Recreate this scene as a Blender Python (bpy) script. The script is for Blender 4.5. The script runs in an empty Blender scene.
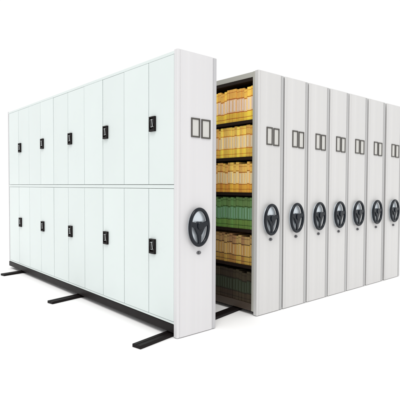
import bpy, bmesh, math, random
from mathutils import Matrix, Vector
random.seed(7)
S = bpy.context.scene
C = S.collection
H = 2.2

# ------------------------------------------------------------------ materials
def new_mat(name):
    m = bpy.data.materials.new(name); m.use_nodes = True
    nt = m.node_tree; b = nt.nodes['Principled BSDF']
    return m, nt, b

def painted(name, col, rough=.42, var=.03, bump=.04, streak=.0, metallic=0, spec=.5, scale=2.2):
    """powder-coated sheet: faint large blotches, fine orange peel, optional vertical streaks that paint in highlight bands"""
    m, nt, b = new_mat(name)
    N = nt.nodes.new; L = nt.links.new
    tc = N('ShaderNodeTexCoord')
    n1 = N('ShaderNodeTexNoise'); n1.inputs['Scale'].default_value = scale; n1.inputs['Detail'].default_value = 5
    L(tc.outputs['Object'], n1.inputs['Vector'])
    mp = N('ShaderNodeMapping'); mp.inputs['Scale'].default_value = (15, 15, .12)
    L(tc.outputs['Object'], mp.inputs['Vector'])
    n2 = N('ShaderNodeTexNoise'); n2.inputs['Scale'].default_value = 1; n2.inputs['Detail'].default_value = 3
    L(mp.outputs['Vector'], n2.inputs['Vector'])
    mul = N('ShaderNodeMath'); mul.operation = 'MULTIPLY_ADD'
    L(n1.outputs['Fac'], mul.inputs[0]); mul.inputs[1].default_value = 2*var; mul.inputs[2].default_value = 1-var
    mul2 = N('ShaderNodeMath'); mul2.operation = 'MULTIPLY_ADD'
    L(n2.outputs['Fac'], mul2.inputs[0]); mul2.inputs[1].default_value = 2*streak; mul2.inputs[2].default_value = 1-streak
    m3 = N('ShaderNodeMath'); m3.operation = 'MULTIPLY'
    L(mul.outputs[0], m3.inputs[0]); L(mul2.outputs[0], m3.inputs[1])
    vm = N('ShaderNodeVectorMath'); vm.operation = 'SCALE'
    oi = N('ShaderNodeObjectInfo'); mo = N('ShaderNodeMath'); mo.operation = 'MULTIPLY_ADD'
    L(oi.outputs['Random'], mo.inputs[0]); mo.inputs[1].default_value = .036; mo.inputs[2].default_value = .982
    m4 = N('ShaderNodeMath'); m4.operation = 'MULTIPLY'; L(m3.outputs[0], m4.inputs[0]); L(mo.outputs[0], m4.inputs[1])
    vm.inputs[0].default_value = col; L(m4.outputs[0], vm.inputs['Scale'])
    L(vm.outputs[0], b.inputs['Base Color'])
    n3 = N('ShaderNodeTexNoise'); n3.inputs['Scale'].default_value = 260; n3.inputs['Detail'].default_value = 2
    L(tc.outputs['Object'], n3.inputs['Vector'])
    bp = N('ShaderNodeBump'); bp.inputs['Strength'].default_value = bump; bp.inputs['Distance'].default_value = .002
    L(n3.outputs['Fac'], bp.inputs['Height']); L(bp.outputs[0], b.inputs['Normal'])
    rr = N('ShaderNodeMath'); rr.operation = 'MULTIPLY_ADD'
    L(n1.outputs['Fac'], rr.inputs[0]); rr.inputs[1].default_value = .16; rr.inputs[2].default_value = rough-.08
    L(rr.outputs[0], b.inputs['Roughness'])
    b.inputs['Metallic'].default_value = metallic
    b.inputs['Specular IOR Level'].default_value = spec
    return m

M_panel = painted('white_panel_paint', PANEL := (.618, .612, .622), .34, .02, .03, .055, spec=.35)
M_panelgrey = painted('grey_panel_paint', (.585, .58, .575), .34, .025, .03, .075, spec=.35)
M_door = painted('pale_mint_door_paint', (.640, .697, .686), .30, .035, .03, 0, spec=.3)  # blotches in this colour stand in for soft glare on the doors
M_trim = painted('panel_edge_paint', (.58, .575, .59), .4, .02, .03, .03, spec=.3)
M_strip = painted('lilac_strip_shade', (.47, .468, .48), .4, .02, .03, .04, spec=.3)
M_stripgrey = painted('grey_strip_shade', (.43, .43, .43), .4, .02, .03, .06, spec=.3)
M_gapshade = painted('gap_shade_grey', (.03, .03, .03), .7, .1, .05, spec=.2)
M_lever = painted('lever_grey', (.60, .64, .64), .35, .05, 0)
M_carcass = painted('grey_carcass_paint', (.36, .385, .38), .5, .03, .03)
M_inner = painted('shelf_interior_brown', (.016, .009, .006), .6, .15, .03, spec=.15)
M_post = painted('shelf_post_paint', (.42, .415, .375), .45, .04, .03)
M_plinth = painted('brown_plinth_paint', (.060, .042, .030), .5, .15, .03)
M_black = painted('black_steel', (.008, .006, .006), .45, .25, .08, scale=9, spec=.12)
M_rubber = painted('wheel_black_plastic', (.004, .007, .012), .25, .1, .0, scale=9, spec=.3)
M_silver = painted('brushed_silver', (.66, .72, .77), .28, .05, .0, metallic=.4)
M_frame = painted('label_frame_bronze', (.075, .070, .062), .35, .1, .0, metallic=.3)
M_card = painted('label_card', (.545, .54, .515), .8, .03, .0)
M_dark = painted('keyhole_dark', (.02, .02, .02), .5, .05, .0)

def file_mat(name, top, mid, low, line, var=.28):
    """box-file spine: a band at top and foot, thin printed lines, each file a slightly different tone"""
    m, nt, b = new_mat(name)
    N = nt.nodes.new; L = nt.links.new
    tc = N('ShaderNodeTexCoord'); sp = N('ShaderNodeSeparateXYZ'); L(tc.outputs['Generated'], sp.inputs[0])
    r = N('ShaderNodeValToRGB'); r.color_ramp.interpolation = 'CONSTANT'
    e = r.color_ramp.elements
    cols = [(0, low), (.10, line), (.118, low), (.27, line), (.30, mid), (.69, line), (.72, top), (.9, line), (.915, top)]
    e[0].position = 0; e[0].color = (*low, 1); e[1].position = cols[1][0]; e[1].color = (*cols[1][1], 1)
    for p, c in cols[2:]:
        x = e.new(p); x.color = (*c, 1)
    L(sp.outputs['Z'], r.inputs[0])
    oi = N('ShaderNodeObjectInfo')
    a = N('ShaderNodeMath'); a.operation = 'MULTIPLY_ADD'; L(oi.outputs['Random'], a.inputs[0])
    a.inputs[1].default_value = var*1.6; a.inputs[2].default_value = 1-var
    ns = N('ShaderNodeTexNoise'); ns.inputs['Scale'].default_value = 40; L(tc.outputs['Object'], ns.inputs['Vector'])
    a2 = N('ShaderNodeMath'); a2.operation = 'MULTIPLY_ADD'; L(ns.outputs['Fac'], a2.inputs[0])
    a2.inputs[1].default_value = .3; L(a.outputs[0], a2.inputs[2])
    hs = N('ShaderNodeHueSaturation'); L(r.outputs[0], hs.inputs['Color']); L(a2.outputs[0], hs.inputs['Value'])
    h = N('ShaderNodeMath'); h.operation = 'MULTIPLY_ADD'; L(oi.outputs['Random'], h.inputs[0])
    h.inputs[1].default_value = .035; h.inputs[2].default_value = .482
    L(h.outputs[0], hs.inputs['Hue'])
    L(hs.outputs[0], b.inputs['Base Color']); b.inputs['Roughness'].default_value = .55
    b.inputs['Specular IOR Level'].default_value = .25
    return m

# ------------------------------------------------------------------ mesh helpers
def bx(bm, x0, x1, y0, y1, z0, z1, bev=0, mi=0):
    r = bmesh.ops.create_cube(bm, size=1)
    vs = r['verts']
    for v in vs:
        v.co = Vector(((x0+x1)/2+v.co.x*(x1-x0), (y0+y1)/2+v.co.y*(y1-y0), (z0+z1)/2+v.co.z*(z1-z0)))
    fs = {f for v in vs for f in v.link_faces}
    if bev:
        es = list({e for v in vs for e in v.link_edges})
        rb = bmesh.ops.bevel(bm, geom=es, offset=bev, segments=2, affect='EDGES', profile=.5)
        fs = set(rb['faces']) | {f for f in fs if f.is_valid}
    for f in fs: f.material_index = mi
    return bm

def prism(bm, pts, z0, z1, mi=0):
    """closed outline in x,y extruded in z"""
    a = [bm.verts.new((x, y, z0)) for x, y in pts]; b = [bm.verts.new((x, y, z1)) for x, y in pts]
    n = len(pts); fs = []
    for i in range(n):
        fs.append(bm.faces.new((a[i], a[(i+1) % n], b[(i+1) % n], b[i])))
    fs.append(bm.faces.new(list(reversed(a)))); fs.append(bm.faces.new(b))
    for f in fs: f.material_index = mi
    return bm

def slab_xz(bm, pts, y0, y1, mi=0):
    """outline in x,z extruded in y"""
    a = [bm.verts.new((x, y0, z)) for x, z in pts]; b = [bm.verts.new((x, y1, z)) for x, z in pts]
    n = len(pts)
    fs = [bm.faces.new((a[i], b[i], b[(i+1) % n], a[(i+1) % n])) for i in range(n)]
    fs.append(bm.faces.new(a)); fs.append(bm.faces.new(list(reversed(b))))
    for f in fs: f.material_index = mi
    return bm

def tube_loop(bm, path, r, closed=True, seg=12, radii=None, mi=0):
    n = len(path); rings = []
    for i, p in enumerate(path):
        p = Vector(p)
        q0 = Vector(path[(i-1) % n] if closed or i else path[0]); q1 = Vector(path[(i+1) % n] if closed or i < n-1 else path[-1])
        t = (q1-q0).normalized(); nrm = Vector((0, 1, 0)); bn = t.cross(nrm).normalized(); nrm = bn.cross(t).normalized()
        rr = radii[i] if radii else r
        rings.append([bm.verts.new(p+bn*math.cos(2*math.pi*k/seg)*rr+nrm*math.sin(2*math.pi*k/seg)*rr) for k in range(seg)])
    for i in range(n if closed else n-1):
        A, B = rings[i], rings[(i+1) % n]
        for k in range(seg):
            f = bm.faces.new((A[k], A[(k+1) % seg], B[(k+1) % seg], B[k])); f.smooth = True; f.material_index = mi
    if not closed:
        bm.faces.new(rings[0]); bm.faces.new(list(reversed(rings[-1])))
    return bm

def disc(bm, cx, cz, rx, rz, y0, y1, mi=0, n=40, bev=0):
    pts = [(cx+rx*math.cos(2*math.pi*k/n), cz+rz*math.sin(2*math.pi*k/n)) for k in range(n)]
    if bev:
        a = [bm.verts.new((x, y1, z)) for x, z in pts]
        b = [bm.verts.new((x, y0+bev, z)) for x, z in pts]
        c = [bm.verts.new((cx+(x-cx)*(1-bev/rx), y0, cz+(z-cz)*(1-bev/rz))) for x, z in pts]
        fs = []
        for i in range(n):
            j = (i+1) % n
            fs += [bm.faces.new((a[i], a[j], b[j], b[i])), bm.faces.new((b[i], b[j], c[j], c[i]))]
        fs += [bm.faces.new(c), bm.faces.new(a)]
        for f in fs: f.material_index = mi
    else:
        slab_xz(bm, pts, y0, y1, mi)
    return bm

def obj(name, bm, mats, parent=None, bevel=0, loc=None):
    bmesh.ops.recalc_face_normals(bm, faces=bm.faces)
    me = bpy.data.meshes.new(name); bm.to_mesh(me); bm.free()
    for m in (mats if isinstance(mats, (list, tuple)) else [mats]): me.materials.append(m)
    o = bpy.data.objects.new(name, me); C.objects.link(o)
    if parent: o.parent = parent
    if loc: o.location = loc
    if bevel:
        b = o.modifiers.new('bevel', 'BEVEL'); b.width = bevel; b.segments = 2; b.limit_method = 'ANGLE'
    return o

def empty(name, label, cat, loc=(0, 0, 0), group=None):
    o = bpy.data.objects.new(name, None); C.objects.link(o); o.location = loc
    o.empty_display_size = .1
    o['label'] = label; o['category'] = cat
    if group: o['group'] = group
    return o

def copy_tree(o, parent=None):
    c = o.copy(); C.objects.link(c); c.parent = parent
    for ch in list(o.children): copy_tree(ch, c)
    return c

NEW = bmesh.new

# ------------------------------------------------------------------ floor
bm = NEW(); v = [bm.verts.new(p) for p in ((-400, -400, 0), (400, -400, 0), (400, 400, 0), (-400, 400, 0))]; bm.faces.new(v)
fl = obj('floor', bm, painted('white_floor', (.93, .93, .93), .85, .006, .0, spec=.0)); fl['kind'] = 'structure'

# ------------------------------------------------------------------ shared parts of every unit
def end_panel(root, w, mat, strip):
    """folded sheet-metal end panel: flat centre, a slightly stepped strip near each long edge"""
    t = .042; g = .004
    l = .022; r = w-.047
    pts = [(0, t), (0, .006), (.005, .001), (l, 0), (l+.002, g), (l+.005, g), (l+.007, .0),
           (r-.002, 0), (r, g+.003), (r+.005, g+.003), (r+.007, .004), (w-.005, .0045), (w, .009), (w, t)]
    bm = prism(NEW(), pts, .007, H)
    o = obj('end_panel', bm, mat, root, .0012)
    # strip along the right-hand fold, the fold's shading painted in as a darker colour
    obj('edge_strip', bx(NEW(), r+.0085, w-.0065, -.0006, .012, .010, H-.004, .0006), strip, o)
    return o

def label_holder(root, x0, x1, z0, z1, n):
    f = .0112
    bm = NEW()
    for a in ((x0, x1, z1-f, z1), (x0, x1, z0, z0+f)): bx(bm, a[0], a[1], -.0075, .0005, a[2], a[3], .0012)
    for a in ((x0, x0+f, z0+f, z1-f), (x1-f, x1, z0+f, z1-f)): bx(bm, a[0], a[1], -.007, .0005, a[2], a[3], .0012)
    o = obj('label_holder', bm, M_frame, root)
    bm = bx(NEW(), x0+f+.001+.004*n, x1-f-.001, -.0022, -.0004, z0+f+.001, z1-f-.001)
    obj('card', bm, M_card, o)
    return o

def handwheel(root, cx, cz, k_=1):
    a, b = .089, .132
    y = -.031
    bm = NEW()
    disc(bm, 0, 0, a*.97, b*.97, -.010, -.0005, 0, 48, .003)
    wh = obj('handwheel', bm, M_silver, root, loc=(cx, 0, cz))
    n = 64
    rim = obj('rim', tube_loop(NEW(), [(a*math.cos(2*math.pi*k/n), y, b*math.sin(2*math.pi*k/n)) for k in range(n)], .0135), M_rubber, wh)
    # arms sweep from the rim down into a wedge-shaped hub; one tapering spoke hangs below
    for s in (-1, 1):
        pts = [(0, .034), (s*.04, .036), (s*.094, .048), (s*.094, .018), (s*.050, -.004), (s*.022, -.055), (0, -.066)]
        bm = slab_xz(NEW(), pts if s > 0 else list(reversed(pts)), y-.008, y+.008)
        obj('spoke', bm, M_rubber, wh, .004)
    pts = [(-.021, -.03), (.021, -.03), (.010, -.132), (-.010, -.132)]
    obj('spoke', slab_xz(NEW(), pts, y-.007, y+.007), M_rubber, wh, .003)
    bm = NEW(); disc(bm, 0, .012, .024, .030, y-.018, -.006, 0, 28, .004)
    obj('hub', bm, M_rubber, wh)
    wh.scale = (k_, 1, k_)
    return wh

def lock(root, cx, cz):
    bm = NEW(); disc(bm, 0, 0, .022, .014, -.007, -.0005, 0, 28, .002)
    disc(bm, 0, 0, .010, .010, -.015, -.006, 0, 20, .002)
    bx(bm, -.0015, .0015, -.0158, -.0145, -.006, .006, 0, 1)
    return obj('lock', bm, [painted_lock, M_dark], root, loc=(cx, 0, cz))
painted_lock = painted('lock_steel', (.16, .16, .17), .35, .1, 0, metallic=.7)

# ------------------------------------------------------------------ unit A: closed cupboard on the left
W1 = .405; LEN = 3.813; P = LEN/10
u1 = empty('mobile_cupboard_unit', 'long mobile cupboard with two tiers of pale mint doors standing apart on the left', 'storage cabinet')
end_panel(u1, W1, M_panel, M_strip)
bm = NEW()
bx(bm, .021, W1-.02, .0425, LEN+.02, .104, H-.006)
obj('cabinet_body', bm, M_carcass, u1, .002)
bm = NEW()                                                  # front rails between and around the door rows
bx(bm, .004, .0208, .0425, LEN+.02, 1.152, 1.180, .001)
bx(bm, .004, .0208, .0425, LEN+.02, H-.030, H-.006, .001)
bx(bm, .004, .0208, .0425, LEN+.02, .104, .122, .001)
obj('front_rail', bm, M_door, u1)
bm = bx(NEW(), .0, W1-.01, LEN+.0205, LEN+.045, .104, H, .003); obj('rear_panel', bm, M_panel, u1)
bm = bx(NEW(), -.002, W1-.03, .0425, LEN+.04, .036, .101, .004)
bx(bm, .012, W1-.04, .0425, LEN+.04, .101, .1035)
obj('base_carriage', bm, M_black, u1)

def handle(parent, zc, y):
    """black recessed plate with a pale swing lever; plate lies on the door face"""
    h = .060; w = .039; f = .011; X = 0
    bm = NEW()
    bx(bm, X-.019, X+.001, y-w, y+w, zc+h-f, zc+h, .002)
    bx(bm, X-.019, X+.001, y-w, y+w, zc-h, zc-h+f+.006, .002)
    bx(bm, X-.0185, X+.001, y-w, y-w+f, zc-h+f+.006, zc+h-f, .002)
    bx(bm, X-.0185, X+.001, y+w-f, y+w, zc-h+f+.006, zc+h-f, .002)
    bx(bm, X-.006, X+.001, y-w+f, y+w-f, zc-h+f, zc+h-f, 0, 0)
    # lever leaning slightly
    r0 = len(bm.verts)
    bx(bm, X-.0215, X-.005, y-.0135, y+.0135, zc-.026, zc+.036, .003, 1)
    bm.verts.ensure_lookup_table()
    vs = bm.verts[r0:]
    bmesh.ops.rotate(bm, verts=vs, cent=(X, y, zc), matrix=Matrix.Rotation(math.radians(-8), 3, 'X'))
    return obj('handle', bm, [M_black, M_lever], parent)

for tier, (z0, z1, zh) in enumerate(((1.1835, H-.0335, 1.668), (.1255, 1.1488, .682))):
    for k in range(10):
        sl_, sr_ = random.uniform(-.0008, .0008), random.uniform(-.0008, .0008); y0 = k*P + .0044 + sl_; y1 = (k+1)*P - .0044 + sr_
        if k == 0: y0 = .0445
        bm = bx(NEW(), -.0005, .0195, y0, y1, z0, z1, .0025)
        tw = random.uniform(-.0016, .0016)
        for v in bm.verts: v.co.x += tw*(v.co.z-z0)/(z1-z0)*(1 if k % 2 else -1)
        # narrow raised return along the edge of the sheet, a folded door
        d = obj('door', bm, M_door, u1)
        if k % 2 == 0:
            handle(d, zh, (k+1)*P-.066)

# ------------------------------------------------------------------ unit B: open shelving, then copies further right
W = .358; DEPTH = 3.81
SH = [.100, .445, .775, 1.112, 1.440, 1.772]               # tops of the shelf boards
def make_open_unit(name, label):
    u = empty(name, label, 'shelving unit')
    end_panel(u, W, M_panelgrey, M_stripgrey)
    obj('gap_shade', bx(NEW(), W+.0006, W+.0125, .009, .036, .02, H-.012, .003), M_gapshade, u)  # dark strip added in place of the shade between neighbouring units
    bm = NEW()
    for y in (.0425, .985, 1.93, 2.87, DEPTH-.03):
        bx(bm, .0, .022, y, y+.026, .036, H-.004, .002)
        bx(bm, W-.025, W-.003, y, y+.026, .036, H-.004, .002)
    obj('post', bm, M_post, u)
    bm = NEW()
    for y in (.0425, .985, 1.93, 2.87, DEPTH-.03):
        bx(bm, .0225, W-.0255, y+.010, y+.014, .101, H-.05)
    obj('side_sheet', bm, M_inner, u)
    bm = bx(NEW(), .0005, W-.003, .0690, DEPTH-.031, H-.052, H-.006, .002)
    obj('top_board', bm, M_post, u)
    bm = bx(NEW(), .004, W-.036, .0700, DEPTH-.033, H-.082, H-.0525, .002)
    obj('shelf', bm, M_inner, u)  # no real shelf: dark piece painting the shade under the top board
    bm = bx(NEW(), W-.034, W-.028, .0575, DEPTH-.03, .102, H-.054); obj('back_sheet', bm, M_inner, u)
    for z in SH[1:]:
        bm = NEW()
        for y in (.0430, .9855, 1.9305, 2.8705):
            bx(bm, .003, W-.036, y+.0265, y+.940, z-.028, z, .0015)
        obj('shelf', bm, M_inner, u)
    bm = bx(NEW(), .006, W-.035, .0695, DEPTH-.031, .036, SH[0], .002)
    obj('base_carriage', bm, M_plinth, u)
    wc = .186
    label_holder(u, .112, .194, 1.546, 1.708, 0); label_holder(u, .207, .290, 1.542, 1.704, 1)
    handwheel(u, wc-.026, .868); lock(u, wc-.006, .684)
    return u

label_holder(u1, .132, .221, 1.549, 1.699, 0); label_holder(u1, .236, .331, 1.546, 1.697, 1)
handwheel(u1, .194, .850, 1.06); lock(u1, .214, .645)

T = [.9065, 1.281, 1.663, 2.040, 2.4196, 2.841, 3.285, 3.695]
order = ['', 'second', 'third', 'fourth', 'fifth', 'sixth']
labs = ['open mobile shelving unit full of yellow and green box files with its left side showing',
        'closed white unit directly right of the unit whose open shelves show',
        'closed white unit third in the right row, counting from the open shelves',
        'closed white unit in the middle of the right row, three units on either side',
        'closed white unit third from the right edge of the photo',
        'closed white unit second from the right edge, just before the last handwheel',
        'closed white unit at the far right end, cut by the photo edge']
b0 = make_open_unit('mobile_shelving_unit', labs[0])
b0['group'] = 'mobile shelving units pushed together on the right'
for i in range(7):
    u = b0 if i == 0 else copy_tree(b0)
    u['label'] = labs[i]
    width = min(T[i+1]-T[i]-(.017 if i < 4 else .028), .40)
    if i == 6: width = .405
    u.location = (T[i], 0, 0)
    u.scale = (width/W, 1, 1)

# ------------------------------------------------------------------ files on the open unit's shelves
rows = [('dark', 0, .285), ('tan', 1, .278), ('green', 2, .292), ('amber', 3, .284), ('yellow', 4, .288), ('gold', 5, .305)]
fm = {
 'gold':  file_mat('gold_file',  (.88, .53, .09), (.90, .64, .32), (.86, .60, .07), (.50, .17, .02)),
 'yellow': file_mat('yellow_file', (.90, .60, .12), (.90, .66, .30), (.88, .61, .09), (.62, .26, .03)),
 'amber': file_mat('amber_file', (.86, .52, .12), (.88, .62, .26), (.78, .40, .06), (.42, .15, .02)),
 'green': file_mat('green_file', (.13, .24, .08), (.13, .28, .13), (.14, .26, .06), (.04, .09, .02)),
 'tan':   file_mat('tan_file',   (.42, .26, .10), (.52, .32, .09), (.46, .27, .06), (.09, .05, .025)),
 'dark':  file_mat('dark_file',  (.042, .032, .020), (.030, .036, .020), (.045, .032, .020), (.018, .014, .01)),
}
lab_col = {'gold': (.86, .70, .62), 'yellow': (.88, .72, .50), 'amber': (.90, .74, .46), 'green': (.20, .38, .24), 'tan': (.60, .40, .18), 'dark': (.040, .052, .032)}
flabel = {'gold': 'golden yellow box file with pale spine label on the topmost shelf',
          'yellow': 'bright yellow box file with pale spine label on the second shelf down',
          'amber': 'orange yellow box file on the shelf just above the green files',
          'green': 'green box file on the fourth shelf down, the only green row',
          'tan': 'brown and tan box file on the shelf below the green files',
          'dark': 'dark brown green box file on the lowest shelf near the floor'}
fgroup = {'gold': 'golden files on the topmost shelf', 'yellow': 'yellow files on the second shelf', 'amber': 'orange yellow files on the third shelf',
          'green': 'green files on the fourth shelf', 'tan': 'tan files on the fifth shelf', 'dark': 'dark files on the lowest shelf'}
fw = .0335; fd = .27
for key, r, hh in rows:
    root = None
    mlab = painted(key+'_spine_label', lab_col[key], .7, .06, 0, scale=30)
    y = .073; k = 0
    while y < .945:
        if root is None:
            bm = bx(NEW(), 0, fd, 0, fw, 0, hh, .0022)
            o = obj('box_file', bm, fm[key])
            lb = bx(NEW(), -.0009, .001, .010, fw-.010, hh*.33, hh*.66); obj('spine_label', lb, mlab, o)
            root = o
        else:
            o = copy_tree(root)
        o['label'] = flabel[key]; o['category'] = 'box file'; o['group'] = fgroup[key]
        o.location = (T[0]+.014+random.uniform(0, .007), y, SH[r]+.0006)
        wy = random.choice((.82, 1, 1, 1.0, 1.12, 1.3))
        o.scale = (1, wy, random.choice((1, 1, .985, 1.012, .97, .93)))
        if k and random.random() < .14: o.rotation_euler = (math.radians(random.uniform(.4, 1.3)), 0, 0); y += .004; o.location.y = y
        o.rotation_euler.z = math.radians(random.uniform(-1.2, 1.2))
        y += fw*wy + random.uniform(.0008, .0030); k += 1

# ------------------------------------------------------------------ floor rails
def rail(x, y, ang, ln, label):
    w = .043; h = .025
    bm = NEW()
    pts = [(-w, .0), (w, .0), (w, h-.003), (w-.003, h), (.009, h), (.007, h-.004), (-.007, h-.004), (-.009, h), (-w+.003, h), (-w, h-.003)]
    a = [bm.verts.new((0, p, z+.001)) for p, z in pts]; b = [bm.verts.new((ln, p, z+.001)) for p, z in pts]
    n = len(pts)
    for i in range(n): bm.faces.new((a[i], a[(i+1) % n], b[(i+1) % n], b[i]))
    bm.faces.new(a); bm.faces.new(list(reversed(b)))
    o = obj('floor_rail', bm, M_black, None, .0015, (x, y, 0)); o.rotation_euler = (0, 0, ang)
    o['label'] = label; o['category'] = 'floor rail'; o['group'] = 'black steel rails under the mobile units'
    return o
A = math.radians(10.6)
rail(-.335, .048, A, 4.5, 'black floor rail nearest the viewer, sticking out beside the tall white end panel')
rail(-.325, 1.628, A, 4.5, 'black floor rail in the middle, sticking out halfway along the mint doors')
rail(-.250, 3.345, A, 4.4, 'black floor rail farthest left, sticking out at the far end of the mint doors')

# ------------------------------------------------------------------ light
wd = bpy.data.worlds.new('World'); S.world = wd; wd.use_nodes = True
bg = wd.node_tree.nodes['Background']; bg.inputs[0].default_value = (1, 1, 1, 1); bg.inputs[1].default_value = 1.02
sl = bpy.data.lights.new('key_lamp', 'SUN'); sl.energy = 1.25; sl.angle = math.radians(25); sl.color = (1, .985, .96)
so = bpy.data.objects.new('key_lamp', sl); C.objects.link(so)
d = Vector((.55, .62, -1.15)).normalized()
so.rotation_euler = d.to_track_quat('-Z', 'Y').to_euler()

# ------------------------------------------------------------------ camera
f, yaw, pitch, roll = 443.21, .716184, -.03153, .00352
cam = bpy.data.cameras.new('camera'); co = bpy.data.objects.new('camera', cam); C.objects.link(co)
fwd = Vector((math.sin(yaw)*math.cos(pitch), math.cos(yaw)*math.cos(pitch), math.sin(pitch)))
r = Vector((math.cos(yaw), -math.sin(yaw), 0)); u = r.cross(fwd)
r2 = r*math.cos(roll)+u*math.sin(roll); u2 = -r*math.sin(roll)+u*math.cos(roll)
m = Matrix((r2, u2, -fwd)).transposed().to_4x4(); m.translation = (-2.06743, -2.6356, 1.1713)
co.matrix_world = m
cam.sensor_width = 36; cam.lens = 36*f/400; cam.clip_end = 2000; cam.clip_start = .05
S.camera = co
S.render.engine = 'CYCLES'
S.cycles.max_bounces = 10; S.cycles.diffuse_bounces = 6
S.view_settings.view_transform = 'Standard'; S.view_settings.look = 'None'; S.view_settings.exposure = 0; S.view_settings.gamma = 1
